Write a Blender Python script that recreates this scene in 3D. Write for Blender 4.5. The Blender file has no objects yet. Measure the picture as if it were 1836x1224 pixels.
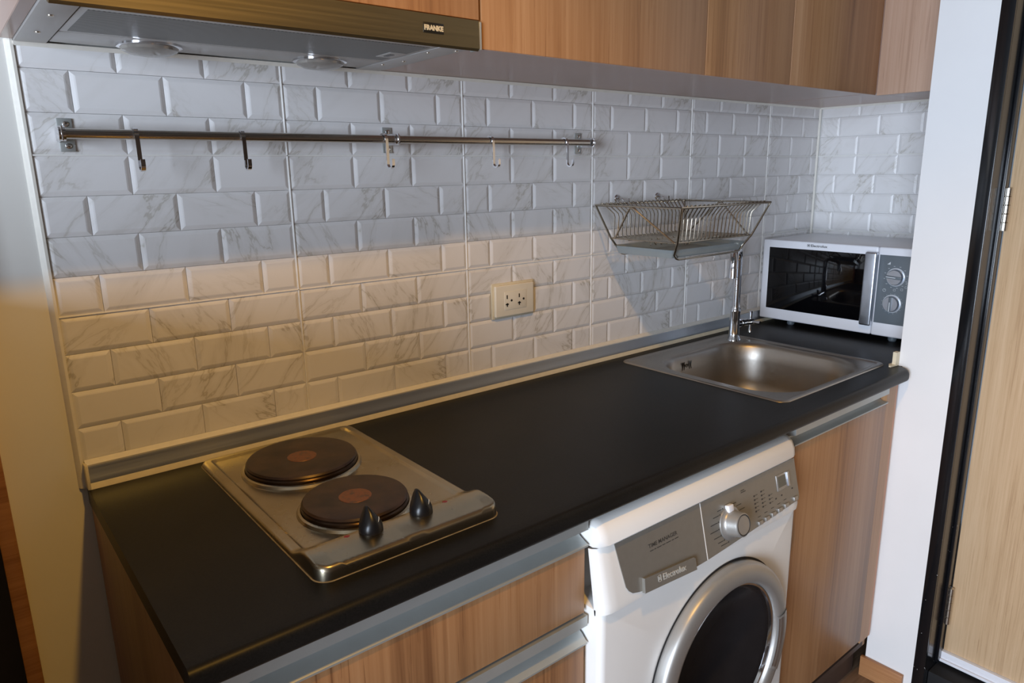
import bpy, bmesh, math, random
from mathutils import Vector, Matrix
random.seed(7)
S = bpy.context.scene
COL = S.collection
PI = math.pi
V = Vector

# ------------------------------------------------------------------ camera, world, lights, exposure
cam_d = bpy.data.cameras.new('camera'); cam = bpy.data.objects.new('camera', cam_d); COL.objects.link(cam)
cam_d.sensor_fit = 'HORIZONTAL'; cam_d.sensor_width = 36.0; cam_d.lens = 1274.2 / 1836 * 36; cam_d.clip_start = 0.02
yaw, pitch, roll = 0.67864, 0.23419, -0.01596
_f = V((math.sin(yaw) * math.cos(pitch), math.cos(yaw) * math.cos(pitch), -math.sin(pitch)))
_r = V((math.cos(yaw), -math.sin(yaw), 0)); _u = _r.cross(_f)
_r2 = math.cos(roll) * _r + math.sin(roll) * _u; _u2 = -math.sin(roll) * _r + math.cos(roll) * _u
_m = Matrix.Identity(4)
for i in range(3):
    _m[i][0], _m[i][1], _m[i][2] = _r2[i], _u2[i], -_f[i]
_m.translation = V((-0.1373, -1.3230, 1.4390))
cam.matrix_world = _m
S.camera = cam

W = bpy.data.worlds.new('sky'); S.world = W; W.use_nodes = True
W.node_tree.nodes['Background'].inputs[0].default_value = (0.62, 0.78, 1.0, 1)
W.node_tree.nodes['Background'].inputs[1].default_value = 1.0

def light(name, kind, loc, energy, color, aim=None, **kw):
    d = bpy.data.lights.new(name, kind); o = bpy.data.objects.new(name, d); COL.objects.link(o)
    d.energy = energy; d.color = color; o.location = loc
    for k, v in kw.items(): setattr(d, k, v)
    if aim is not None:
        o.rotation_euler = (V(aim) - V(loc)).to_track_quat('-Z', 'Y').to_euler()
    return o
# warm ceiling lamp of the kitchen, daylight through the balcony window on the far left wall
light('kitchen_lamp', 'SPOT', (0.27, -1.13, 2.42), 41, (1.0, 0.53, 0.09), aim=(0.27, -1.0, 0), shadow_soft_size=0.035, spot_size=math.radians(122), spot_blend=0.55)
light('window_daylight', 'AREA', (-3.14, -2.30, 1.25), 212, (0.73, 0.84, 1.0), aim=(0, -2.30, 1.25),
      shape='RECTANGLE', size=1.7, size_y=1.9)

S.view_settings.view_transform = 'Standard'
try: S.view_settings.look = 'None'
except Exception: pass
S.view_settings.gamma = 1.0; S.view_settings.exposure = 0.3; S.view_settings.use_curve_mapping = False

# ------------------------------------------------------------------ materials
def srgb(r, g, b):
    f = lambda c: (c / 255 / 12.92) if c / 255 <= 0.04045 else ((c / 255 + 0.055) / 1.055) ** 2.4
    return (f(r), f(g), f(b), 1.0)
class NT:
    def __init__(s, name):
        s.m = bpy.data.materials.new(name); s.m.use_nodes = True; s.t = s.m.node_tree
        s.b = s.t.nodes['Principled BSDF']
    def n(s, typ, **kw):
        x = s.t.nodes.new(typ)
        for k, v in kw.items(): setattr(x, k, v)
        return x
    def l(s, a, b): s.t.links.new(a, b)
    def set(s, **kw):
        for k, v in kw.items(): s.b.inputs[k.replace('_', ' ')].default_value = v
    def math(s, op, a, b=None):
        x = s.n('ShaderNodeMath', operation=op)
        for i, v in enumerate((a, b)):
            if v is None: continue
            if isinstance(v, (int, float)): x.inputs[i].default_value = v
            else: s.l(v, x.inputs[i])
        return x.outputs[0]
    def ramp(s, fac, stops):
        x = s.n('ShaderNodeValToRGB'); e = x.color_ramp.elements
        while len(e) < len(stops): e.new(0.5)
        for q, (p, c) in zip(e, stops): q.position = p; q.color = c
        s.l(fac, x.inputs[0]); return x.outputs[0]
    def bump(s, h, strength, dist=0.001):
        x = s.n('ShaderNodeBump'); x.inputs['Strength'].default_value = strength; x.inputs['Distance'].default_value = dist
        s.l(h, x.inputs['Height']); s.l(x.outputs[0], s.b.inputs['Normal'])
    def coords(s, scale, rnd=True, src='Object'):
        tc = s.n('ShaderNodeTexCoord'); mp = s.n('ShaderNodeMapping'); mp.inputs['Scale'].default_value = scale
        if rnd:
            oi = s.n('ShaderNodeObjectInfo'); m = s.n('ShaderNodeMath', operation='MULTIPLY'); m.inputs[1].default_value = 37.0
            s.l(oi.outputs['Random'], m.inputs[0])
            a = s.n('ShaderNodeVectorMath', operation='ADD'); s.l(tc.outputs[src], a.inputs[0]); s.l(m.outputs[0], a.inputs[1])
            s.l(a.outputs[0], mp.inputs['Vector'])
        else: s.l(tc.outputs[src], mp.inputs['Vector'])
        return mp.outputs[0]
    def noise(s, vec, scale, detail=4, rough=0.55, dist=0.0):
        x = s.n('ShaderNodeTexNoise'); x.inputs['Scale'].default_value = scale; x.inputs['Detail'].default_value = detail
        x.inputs['Roughness'].default_value = rough; x.inputs['Distortion'].default_value = dist
        s.l(vec, x.inputs['Vector']); return x.outputs[0]
def plain(name, col, rough=0.5, metal=0.0, noise=0.0, nscale=30, spec=0.5, coat=0.0):
    t = NT(name); t.set(Base_Color=col, Roughness=rough, Metallic=metal)
    t.b.inputs['Specular IOR Level'].default_value = spec; t.b.inputs['Coat Weight'].default_value = coat
    if noise:
        f = t.noise(t.coords((1, 1, 1)), nscale, 5)
        lo = tuple(c * (1 - noise) for c in col[:3]) + (1,); hi = tuple(min(1, c * (1 + noise)) for c in col[:3]) + (1,)
        t.l(t.ramp(f, [(0.3, lo), (0.7, hi)]), t.b.inputs['Base Color'])
    return t.m
def wood(name, dark, mid, lite, sc=(14, 14, 0.55), fine=(130, 130, 2.2), rough=0.38, fs=0.5, coat=0.0):
    t = NT(name)
    n1 = t.noise(t.coords(sc), 1.0, 3, 0.5, 0.6); n2 = t.noise(t.coords(fine), 1.0, 5, 0.6, 0.3)
    n3 = t.noise(t.coords(tuple(c * 0.35 for c in sc)), 1.0, 2)
    s = t.math('ADD', t.math('MULTIPLY', n1, 0.55), t.math('ADD', t.math('MULTIPLY', n2, fs), t.math('MULTIPLY', n3, 0.45)))
    n5 = t.noise(t.coords(tuple(c * 1.6 for c in fine)), 1.0, 3, 0.7)
    s = t.math('MULTIPLY', t.math('SUBTRACT', s, t.math('MULTIPLY', t.math('GREATER_THAN', n5, 0.63), 0.13)), 1.0 / (1.0 + fs))
    t.l(t.ramp(s, [(0.33, dark), (0.47, mid), (0.66, lite)]), t.b.inputs['Base Color'])
    t.set(Roughness=rough); t.b.inputs['Coat Weight'].default_value = coat
    t.bump(n2, 0.12, 0.0006)
    return t.m
def metal(name, col, rough, stretch=None, bump=0.0, aniso=0.0):
    t = NT(name); t.set(Base_Color=col, Metallic=1.0, Roughness=rough)
    f = t.noise(t.coords(stretch or (40, 40, 40)), 1.0, 4)
    r = t.n('ShaderNodeMapRange'); r.inputs['To Min'].default_value = rough * 0.75; r.inputs['To Max'].default_value = rough * 1.3
    t.l(f, r.inputs['Value']); t.l(r.outputs[0], t.b.inputs['Roughness'])
    if bump: t.bump(f, bump, 0.0004)
    return t.m

M = {}
M['wood'] = wood('cherry_veneer', srgb(118, 80, 51), srgb(157, 114, 76), srgb(178, 137, 98))
M['window_lit_veneer'] = wood('window_lit_cherry_veneer', srgb(150, 118, 98), srgb(180, 147, 124), srgb(196, 166, 146))  # same cherry wood, window light and sheen put into a paler colour
M['oak'] = wood('pale_oak', srgb(166, 134, 100), srgb(196, 166, 130), srgb(212, 184, 150), sc=(30, 30, 0.8), fine=(260, 260, 5), rough=0.45, fs=0.7)
M['skirting_wood'] = wood('skirting_wood', srgb(120, 78, 45), srgb(155, 108, 70), srgb(178, 130, 88), sc=(2, 2, 40), fine=(6, 6, 220))
M['plank'] = wood('floor_laminate', srgb(86, 66, 50), srgb(118, 94, 74), srgb(140, 116, 94), sc=(0.7, 16, 16), fine=(4, 150, 150), rough=0.4)
M['edge_band'] = plain('salmon_edge_band', srgb(190, 140, 112), 0.5, noise=0.06)
M['soffit'] = plain('grey_carcass_laminate', srgb(168, 138, 124), 0.28, noise=0.05, nscale=4)
M['carcass'] = plain('dark_carcass', srgb(70, 52, 42), 0.6, noise=0.1)
M['dark_gap'] = plain('dark_gap', srgb(18, 18, 20), 0.7, noise=0.1)
M['blocker'] = plain('blocker_grey', srgb(120, 122, 126), 0.35, metal=0.3, noise=0.03)
M['wall'] = plain('white_paint', srgb(222, 220, 214), 0.55, noise=0.02, nscale=6)
M['far_wall'] = plain('brown_low_bounce_wall', srgb(74, 58, 44), 0.6, noise=0.06)  # unseen room walls, coloured dark to cut bounced daylight
M['stub_wall'] = plain('white_gloss_paint', srgb(226, 226, 226), 0.42, noise=0.02, nscale=5)
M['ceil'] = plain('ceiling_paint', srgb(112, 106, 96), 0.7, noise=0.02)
M['cream_seal'] = plain('cream_silicone', srgb(212, 202, 176), 0.45, noise=0.05, nscale=60)
M['grime'] = plain('grimy_sealant', srgb(120, 108, 84), 0.6, noise=0.3, nscale=60)
M['white_seal'] = plain('white_silicone', srgb(226, 222, 212), 0.45, noise=0.04, nscale=60)
M['grout'] = plain('white_grout', srgb(228, 226, 222), 0.5, noise=0.03, nscale=90)
M['alu'] = plain('brushed_aluminium', srgb(178, 182, 180), 0.38, metal=0.55, noise=0.03)
M['trim_alu'] = metal('matt_grey_aluminium', srgb(176, 180, 184), 0.42, (3, 200, 200))
M['steel'] = metal('satin_steel', srgb(190, 186, 180), 0.24, (4, 220, 220), 0.03)
M['hood_steel'] = metal('hood_steel', srgb(186, 172, 136), 0.33, (3, 220, 220), 0.02)
M['hood_grey'] = plain('grey_painted_sheet', srgb(176, 174, 172), 0.35, metal=0.25, noise=0.03)
M['chrome'] = metal('chrome', srgb(225, 225, 228), 0.06)
M['wire'] = metal('rack_wire', srgb(184, 176, 162), 0.25)
M['sink_steel'] = metal('sink_steel', srgb(172, 166, 158), 0.37, (120, 120, 120), 0.03)
M['tray'] = plain('blue_grey_tray', srgb(150, 158, 160), 0.35, metal=0.3, noise=0.04)
M['black'] = plain('black_plastic', srgb(20, 20, 22), 0.32, noise=0.1)
M['black_gloss'] = plain('black_gloss_paint', srgb(16, 17, 20), 0.16, noise=0.1, coat=0.3)
M['print'] = plain('dark_print', srgb(58, 56, 54), 0.5, noise=0.05)
M['pale_print'] = plain('pale_print', srgb(190, 196, 200), 0.5, noise=0.03)
M['silver_print'] = plain('silver_print', srgb(216, 216, 210), 0.3, metal=0.5, noise=0.03)
M['label_black'] = plain('label_black', srgb(24, 22, 18), 0.4, noise=0.05)
M['label_gold'] = plain('label_champagne', srgb(190, 178, 150), 0.4, noise=0.03)
M['white_enamel'] = plain('white_enamel', srgb(230, 228, 224), 0.28, noise=0.015, nscale=5)
M['mw_white'] = plain('white_plastic', srgb(224, 226, 232), 0.3, noise=0.01)
M['mw_grey'] = plain('slate_grey_panel', srgb(96, 104, 110), 0.4, noise=0.03)
M['mw_silver'] = metal('silver_handle', srgb(208, 214, 224), 0.35)
M['mw_glass'] = plain('black_oven_glass', srgb(4, 4, 6), 0.045, noise=0.1)
M['porthole_glass'] = plain('dark_porthole_glass', srgb(30, 27, 27), 0.22, noise=0.2, nscale=9, spec=0.10)
M['fascia'] = plain('fascia_grey', srgb(142, 139, 132), 0.36, metal=0.5, noise=0.03, nscale=80)
M['ring'] = plain('silver_ring', srgb(172, 170, 166), 0.40, metal=0.65, noise=0.02)
M['lcd'] = plain('lcd', srgb(92, 92, 84), 0.25, noise=0.03)
M['red_led'] = plain('red_lens', srgb(120, 24, 20), 0.2, noise=0.1)
M['plate_rim'] = plain('dark_steel_rim', srgb(70, 56, 46), 0.28, metal=0.9, noise=0.15)
M['outlet'] = plain('ivory_plastic', srgb(222, 214, 196), 0.35, noise=0.02)
M['lens'] = plain('lamp_lens', srgb(150, 145, 138), 0.15, metal=0.3, noise=0.1)
M['screw'] = metal('screw_steel', srgb(200, 192, 180), 0.25)

def _tile():
    t = NT('marbled_ceramic'); uv = t.n('ShaderNodeUVMap'); uv.uv_map = 'vein'
    v = uv.outputs[0]
    n1 = t.noise(v, 8.5, 5, 0.6, 0.35)
    d = t.math('ABSOLUTE', t.math('SUBTRACT', n1, 0.5))
    def mr(x, a, b, c, e, smooth=True):
        m = t.n('ShaderNodeMapRange'); m.interpolation_type = 'SMOOTHSTEP' if smooth else 'LINEAR'
        for k, q in zip(('From Min', 'From Max', 'To Min', 'To Max'), (a, b, c, e)): m.inputs[k].default_value = q
        t.l(x, m.inputs['Value']); return m.outputs[0]
    vein = mr(d, 0.0, 0.022, 1.0, 0.0); halo = mr(d, 0.0, 0.11, 1.0, 0.0)
    m2 = mr(t.noise(v, 3.1, 3, 0.5), 0.40, 0.66, 0.0, 1.0); m3 = mr(t.noise(v, 5.0, 4, 0.6, 0.2), 0.5, 0.78, 0.0, 1.0)
    fac = t.math('MULTIPLY', m2, t.math('ADD', t.math('MULTIPLY', vein, 0.29), t.math('MULTIPLY', halo, 0.13)))
    fac = t.math('ADD', fac, t.math('MULTIPLY', m3, 0.10))
    t.l(t.ramp(fac, [(0.0, srgb(222, 220, 219)), (0.3, srgb(196, 192, 186)), (0.6, srgb(158, 152, 140)), (1.0, srgb(120, 112, 96))]), t.b.inputs['Base Color'])
    t.set(Roughness=0.33); t.b.inputs['Specular IOR Level'].default_value = 0.28
    return t.m
M['tile'] = _tile()

def _worktop():
    t = NT('charcoal_laminate'); c = t.coords((1, 1, 1), rnd=False)
    n = t.noise(c, 420, 3); n2 = t.noise(c, 9, 4)
    base = t.ramp(t.math('ADD', t.math('MULTIPLY', n, 0.6), t.math('MULTIPLY', n2, 0.4)), [(0.35, srgb(15, 15, 14)), (0.65, srgb(28, 27, 26))])
    sx = t.n('ShaderNodeSeparateXYZ'); t.l(c, sx.inputs[0]); x, y = sx.outputs[0], sx.outputs[1]
    def spot(cx, cy, rx, ry):
        a = t.math('DIVIDE', t.math('SUBTRACT', x, cx), rx); b = t.math('DIVIDE', t.math('SUBTRACT', y, cy), ry)
        q = t.math('ADD', t.math('MULTIPLY', a, a), t.math('MULTIPLY', b, b))
        return t.math('LESS_THAN', t.math('ADD', q, t.math('MULTIPLY', n2, 0.9)), 1.35)
    s = t.math('MAXIMUM', spot(1.222, -0.412, .012, .017), spot(1.205, -0.373, .009, .013))
    mx = t.n('ShaderNodeMix', data_type='RGBA'); t.l(s, mx.inputs[0]); t.l(base, mx.inputs[6]); mx.inputs[7].default_value = srgb(24, 24, 25)
    t.l(mx.outputs[2], t.b.inputs['Base Color'])
    t.set(Roughness=0.4); t.b.inputs['Specular IOR Level'].default_value = 0.17; t.bump(n, 0.08, 0.0004)
    return t.m
M['worktop'] = _worktop()

def _plate():
    t = NT('hotplate_iron'); c = t.coords((1, 1, 1)); n = t.noise(c, 22, 5, 0.6)
    t.l(t.ramp(n, [(0.35, srgb(44, 32, 25)), (0.7, srgb(74, 54, 40))]), t.b.inputs['Base Color'])
    t.set(Roughness=0.38, Metallic=0.35); t.bump(t.noise(c, 300, 3), 0.06, 0.0004); return t.m
M['plate'] = _plate()
def _rust():
    t = NT('worn_copper_centre'); n = t.noise(t.coords((1, 1, 1)), 70, 5, 0.65)
    t.l(t.ramp(n, [(0.35, srgb(84, 66, 54)), (0.52, srgb(128, 78, 46)), (0.7, srgb(96, 74, 60))]), t.b.inputs['Base Color'])
    t.set(Roughness=0.42, Metallic=0.3); return t.m
M['rust'] = _rust()
def _hob():
    t = NT('hob_steel'); c = t.coords((1, 1, 1), rnd=False); n = t.noise(c, 9, 4, 0.55)
    t.l(t.ramp(n, [(0.3, srgb(168, 156, 132)), (0.7, srgb(188, 177, 154))]), t.b.inputs['Base Color'])
    t.l(t.ramp(n, [(0.3, (0.25,) * 3 + (1,)), (0.7, (0.31,) * 3 + (1,))]), t.b.inputs['Roughness'])
    t.set(Metallic=1.0); return t.m
M['hob'] = _hob()
def _mesh():
    t = NT('filter_mesh'); c = t.coords((1, 1, 1), rnd=False)
    w = t.n('ShaderNodeTexWave'); w.wave_type = 'BANDS'; w.bands_direction = 'DIAGONAL'; w.inputs['Scale'].default_value = 110; t.l(c, w.inputs['Vector'])
    t.l(t.ramp(w.outputs[1], [(0.2, srgb(88, 88, 86)), (0.8, srgb(140, 140, 138))]), t.b.inputs['Base Color'])
    t.set(Metallic=0.5, Roughness=0.45); t.bump(w.outputs[1], 0.3, 0.0005); return t.m
M['mesh'] = _mesh()
def _flecked_black():
    t = NT('chipped_black_paint'); c = t.coords((1, 1, 1), rnd=False); n = t.noise(c, 130, 2)
    sx = t.n('ShaderNodeSeparateXYZ'); t.l(c, sx.inputs[0])
    low = t.math('LESS_THAN', sx.outputs[2], 0.52); m = t.math('MULTIPLY', t.math('GREATER_THAN', n, 0.735), low)
    mx = t.n('ShaderNodeMix', data_type='RGBA'); t.l(m, mx.inputs[0]); mx.inputs[6].default_value = srgb(17, 18, 21); mx.inputs[7].default_value = srgb(190, 190, 185)
    t.l(mx.outputs[2], t.b.inputs['Base Color']); t.set(Roughness=0.17); return t.m
M['frame_black'] = _flecked_black()

# ------------------------------------------------------------------ mesh helpers
class G:
    def __init__(s): s.b = bmesh.new()
    def box(s, a, b, bev=0.0, seg=2):
        lo = V((min(a[i], b[i]) for i in range(3))); hi = V((max(a[i], b[i]) for i in range(3)))
        r = bmesh.ops.create_cube(s.b, size=1.0); vs = r['verts']
        for v in vs: v.co = V((lo[i] + (v.co[i] + .5) * (hi[i] - lo[i]) for i in range(3)))
        if bev:
            es = list({e for v in vs for e in v.link_edges})
            bmesh.ops.bevel(s.b, geom=es, offset=bev, segments=seg, affect='EDGES', profile=0.5)
        return s
    def fbox(s, fr, a, b, bev=0.0, seg=2):
        """box in a local frame fr (4x4)"""
        n0 = len(s.b.verts); s.b.verts.ensure_lookup_table()
        old = set(s.b.verts); s.box(a, b, bev, seg)
        for v in s.b.verts:
            if v not in old: v.co = fr @ v.co
        return s
    def loft(s, loops, cap0=True, cap1=True, closed=True, smooth=True):
        rows = [[s.b.verts.new(p) for p in lp] for lp in loops]; n = len(rows[0])
        for a, b in zip(rows, rows[1:]):
            for i in range(n if closed else n - 1):
                j = (i + 1) % n
                s.b.faces.new((a[i], a[j], b[j], b[i]))
        if cap0: s.b.faces.new(list(reversed(rows[0])))
        if cap1: s.b.faces.new(rows[-1])
        return s
    def prism(s, poly, vec):
        vec = V(vec); a = [V(p) for p in poly]
        return s.loft([a, [p + vec for p in a]])
    def tube(s, pts, r, seg=8, closed=False, caps=True):
        pts = [V(p) for p in pts]; n = len(pts); loops = []; up = None
        for i, p in enumerate(pts):
            if closed: d = (pts[(i + 1) % n] - p).normalized() + (p - pts[i - 1]).normalized()
            else: d = (pts[min(i + 1, n - 1)] - pts[i]).normalized() + (pts[i] - pts[max(i - 1, 0)]).normalized() if 0 < i < n - 1 else (pts[min(i + 1, n - 1)] - pts[max(i - 1, 0)])
            d.normalize()
            if up is None:
                up = V((0, 0, 1)) if abs(d.z) < 0.9 else V((1, 0, 0))
            x = up - d * up.dot(d)
            if x.length < 1e-6: x = d.orthogonal()
            x.normalize(); y = d.cross(x); up = x
            rr = r[i] if isinstance(r, (list, tuple)) else r
            loops.append([p + x * math.cos(2 * PI * k / seg) * rr + y * math.sin(2 * PI * k / seg) * rr for k in range(seg)])
        if closed: loops.append(loops[0]); 
        if closed:
            rows = [[s.b.verts.new(q) for q in lp] for lp in loops[:-1]]; rows.append(rows[0])
            for a, b in zip(rows, rows[1:]):
                best = min(range(seg), key=lambda o: (a[0].co - b[o].co).length)
                for i in range(seg):
                    j = (i + 1) % seg
                    s.b.faces.new((a[i], a[j], b[(j + best) % seg], b[(i + best) % seg]))
            return s
        return s.loft(loops, caps, caps)
    def ribbon(s, pts, w, t, wdir):
        """flat strip of width w (along wdir) and thickness t along a path"""
        pts = [V(p) for p in pts]; wd = V(wdir).normalized(); n = len(pts); loops = []
        for i, p in enumerate(pts):
            d = (pts[min(i + 1, n - 1)] - pts[max(i - 1, 0)]).normalized(); nn = d.cross(wd).normalized()
            loops.append([p + wd * w / 2 + nn * t / 2, p - wd * w / 2 + nn * t / 2, p - wd * w / 2 - nn * t / 2, p + wd * w / 2 - nn * t / 2])
        return s.loft(loops)
    def lathe(s, prof, o, axis=(0, 0, 1), seg=32, cap0=True, cap1=True):
        o = V(o); ax = V(axis).normalized(); x = ax.orthogonal().normalized(); y = ax.cross(x)
        loops = [[o + ax * h + (x * math.cos(2 * PI * k / seg) + y * math.sin(2 * PI * k / seg)) * max(r, 1e-5) for k in range(seg)] for r, h in prof]
        return s.loft(loops, cap0, cap1)
    def cyl(s, a, b, r, seg=20):
        a = V(a); b = V(b); return s.lathe([(r, 0), (r, (b - a).length)], a, b - a, seg)
def obj(name, g, mat, parent=None, label=None, sharp=35):
    bmesh.ops.recalc_face_normals(g.b, faces=g.b.faces[:])
    me = bpy.data.meshes.new(name); g.b.to_mesh(me); g.b.free()
    return link(name, me, mat, parent, label, sharp)
def link(name, me, mat, parent=None, label=None, sharp=35):
    o = bpy.data.objects.new(name, me); COL.objects.link(o)
    if mat is not None: me.materials.append(M[mat] if isinstance(mat, str) else mat)
    if sharp and len(me.polygons):
        me.polygons.foreach_set('use_smooth', [True] * len(me.polygons)); me.set_sharp_from_angle(angle=math.radians(sharp))
    if parent is not None:
        w = V((0, 0, 0)); q = parent
        while q is not None: w += q.location; q = q.parent
        me.transform(Matrix.Translation(-w)); o.parent = parent
    if label: o['label'] = label
    return o
def thing(name, label, cat, loc, group=None):
    o = bpy.data.objects.new(name, None); COL.objects.link(o); o.location = loc; o.empty_display_size = 0.05
    return tag(o, label, cat, group)
def tag(o, label, cat, group=None):
    o['label'] = label; o['category'] = cat
    if group: o['group'] = group
    return o
def struct(o): o['kind'] = 'structure'; return o
def text(name, s, size, o, xd, yd, mat, parent, depth=0.0004, off=0.0, fit=None):
    c = bpy.data.curves.new('txt', 'FONT'); c.body = s; c.size = size; c.extrude = depth; c.offset = off; c.resolution_u = 3
    t = bpy.data.objects.new('txt', c); COL.objects.link(t); bpy.context.view_layer.update()
    me = bpy.data.meshes.new_from_object(t.evaluated_get(bpy.context.evaluated_depsgraph_get()))
    bpy.data.objects.remove(t); bpy.data.curves.remove(c)
    if fit:
        xs = [v.co.x for v in me.vertices]; k = fit / max(1e-6, max(xs) - min(xs))
        me.transform(Matrix.Diagonal((k, 1, 1, 1)))
    xd = V(xd).normalized(); yd = V(yd).normalized(); zd = xd.cross(yd)
    m = Matrix.Identity(4)
    for i in range(3): m[i][0], m[i][1], m[i][2], m[i][3] = xd[i], yd[i], zd[i], o[i]
    me.transform(m)
    me.materials.clear()
    return link(name, me, mat, parent, None, 0)
def rrect(cx, cy, hx, hy, r, z, n=16):
    """rounded rectangle, 4*(n+1) points, counter-clockwise"""
    pts = []
    for k, (sx, sy) in enumerate(((1, 1), (-1, 1), (-1, -1), (1, -1))):
        for i in range(n + 1):
            a = PI / 2 * (k + i / n)
            pts.append(V((cx + sx * (hx - r) + r * math.cos(a), cy + sy * (hy - r) + r * math.sin(a), z)))
    return pts
def arc(c, r, a0, a1, n, ax, ay):
    c = V(c); ax = V(ax); ay = V(ay)
    return [c + (ax * math.cos(a0 + (a1 - a0) * i / n) + ay * math.sin(a0 + (a1 - a0) * i / n)) * r for i in range(n + 1)]

XR = 2.314            # tiled right wall
WT = 0.932            # worktop height
XS = 1.770            # door wall plane
ZC = 2.45
# ------------------------------------------------------------------ room shell
fl = struct(obj('floor', G().box((-3.3, -3.5, -0.1), (3.0, 0.05, -0.012)), 'dark_gap'))
base = None
xs = [-3.3, -2.1, -0.9, 0.3, 1.5, 1.9]
for r in range(29):
    y0 = -3.5 + r * 0.12
    if y0 > -0.02: break
    st = (r * 0.47) % 1.2
    ex = [-3.3] + [x for x in [-3.3 + st + 1.2 * k for k in range(6)] if -3.25 < x < 1.95] + [2.0]
    for a, b in zip(ex, ex[1:]):
        obj('plank', G().box((a + .0008, y0 + .0008, -0.012), (b - .0008, min(y0 + .12, 0) - .0008, 0), 0.0012, 1), 'plank', fl)
struct(obj('ceiling', G().box((-3.3, -3.5, ZC), (2.6, 0.1, ZC + .1)), 'ceil'))
wb = struct(obj('wall_back', G().box((-0.108, 0.008, 0), (XR + .1, 0.1, ZC)).box((-3.3, 0.008, 0), (-0.95, 0.1, ZC)).box((-0.95, 0.008, 2.1), (-0.108, 0.1, ZC)), 'wall'))
wr = struct(obj('wall_right', G().box((XR + .008, -0.66, 0), (XR + .1, 0.008, ZC)), 'wall'))
# door wall: return of the recess, pier, lintel, rest
struct(obj('wall_door', G().prism([(XS, -0.565, 0), (XR + .1, -0.565, 0), (XR + .1, -0.66, 0), (1.96, -0.66, 0), (1.96, -0.692, 0), (XS, -0.692, 0)], (0, 0, ZC))
       .box((XS, -0.69, 2.12), (1.95, -1.56, ZC)), 'stub_wall'))
struct(obj('wall_far', G().box((XS, -1.56, 0), (1.95, -3.5, ZC)), 'far_wall'))
struct(obj('wall_front', G().box((-3.3, -3.4, 0), (1.95, -3.5, ZC)), 'far_wall'))
struct(obj('wall_left', G().box((-3.3, -3.4, 0), (-3.2, -3.2, ZC)).box((-3.3, -1.4, 0), (-3.2, 0.1, ZC)).box((-3.3, -3.2, 2.25), (-3.2, -1.4, ZC)).box((-3.3, -3.2, 0), (-3.2, -1.4, 0.25)), 'far_wall'))
wn = struct(obj('window_1', G().box((-3.24, -3.2, .25), (-3.2, -3.15, 2.25)).box((-3.24, -1.45, .25), (-3.2, -1.4, 2.25)).box((-3.24, -3.2, .25), (-3.2, -1.4, .30)).box((-3.24, -3.2, 2.2), (-3.2, -1.4, 2.25)), 'black'))
for y in (-2.59, -2.01): obj('mullion', G().box((-3.235, y - .02, .3), (-3.205, y + .02, 2.2)), 'black', wn)
obj('transom', G().box((-3.235, -3.15, 1.18), (-3.205, -1.45, 1.22)), 'black', wn)
# unseen appliance-shaped box added to keep window light off the kitchen wall
rf = thing('light_blocker', 'unseen grey two-door box added to block window light beside the kitchen recess', 'light_blocker', (-.52, -.35, 0))
obj('body', G().box((-.82, -.03, .03), (-.22, -.70, 1.30), .012, 3), 'blocker', rf)
for z0, z1 in ((.05, .82), (.83, 1.295)):
    q = obj('door', G().box((-.82, -.703, z0), (-.22, -.755, z1), .012, 3), 'blocker', rf)
    obj('handle', G().box((-.80, -.755, z0 + .12), (-.775, -.785, z1 - .12), .006), 'alu', q)
# ------------------------------------------------------------------ tiled splashback: every brick of the pressed tiles is its own mesh
SW, SH = 0.402, 0.252
X0, Z1 = -0.0015, 1.475
brick_cache = {}
def brick_mesh(key, w, h, u0, v0, cut):
    if key in brick_cache: return brick_cache[key]
    b = 0.0058; e = 0.0003; d = 0.0029
    bx0, bx1 = (b, b); 
    g = bmesh.new()
    lp = []
    rects = [(e, e, w - e, h - e, 0.0085), (e, e, w - e, h - e, d), (b, b, w - b, h - b, 0.0006), (b + .0022, b + .0022, w - b - .0022, h - b - .0022, 0.0)]
    c0, c1, c2, c3 = cut      # cut sides lose their bevel
    for x0, z0, x1, z1, y in rects:
        if c0: x0 = e
        if c1: x1 = w - e
        if c2: z0 = e
        if c3: z1 = h - e
        if x1 <= x0 + .001: x0 = x1 = (x0 + x1) / 2; x1 += .001
        if z1 <= z0 + .001: z0 = z1 = (z0 + z1) / 2; z1 += .001
        lp.append([g.verts.new((x0, y, z0)), g.verts.new((x1, y, z0)), g.verts.new((x1, y, z1)), g.verts.new((x0, y, z1))])
    for a, c in zip(lp, lp[1:]):
        for i in range(4):
            j = (i + 1) % 4
            g.faces.new((a[i], a[j], c[j], c[i]))
    g.faces.new(lp[-1])
    bmesh.ops.recalc_face_normals(g, faces=g.faces[:])
    uvl = g.loops.layers.uv.new('vein')
    rr = random.Random(hash(key[:4]) & 0xffff)
    ang = rr.choice((-1.0, -0.55, 0.95, 1.2, 0.8)) + rr.uniform(-.15, .15); st = rr.uniform(0.2, 0.36); ox, oy = rr.uniform(0, 50), rr.uniform(0, 50)
    ca, sa = math.cos(ang), math.sin(ang)
    for f in g.faces:
        for l in f.loops:
            x, z = l.vert.co.x + u0, l.vert.co.z + v0
            l[uvl].uv = ((x * ca + z * sa) * st * 2.2 + ox, (-x * sa + z * ca) * 2.2 + oy)
    if g.faces[-1].normal.y > 0:
        bmesh.ops.reverse_faces(g, faces=g.faces[:])
    me = bpy.data.meshes.new('brick'); g.to_mesh(me); g.free()
    me.materials.append(M['tile'])
    me.polygons.foreach_set('use_smooth', [True] * len(me.polygons)); me.set_sharp_from_angle(angle=math.radians(5))
    brick_cache[key] = me
    return me
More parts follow.
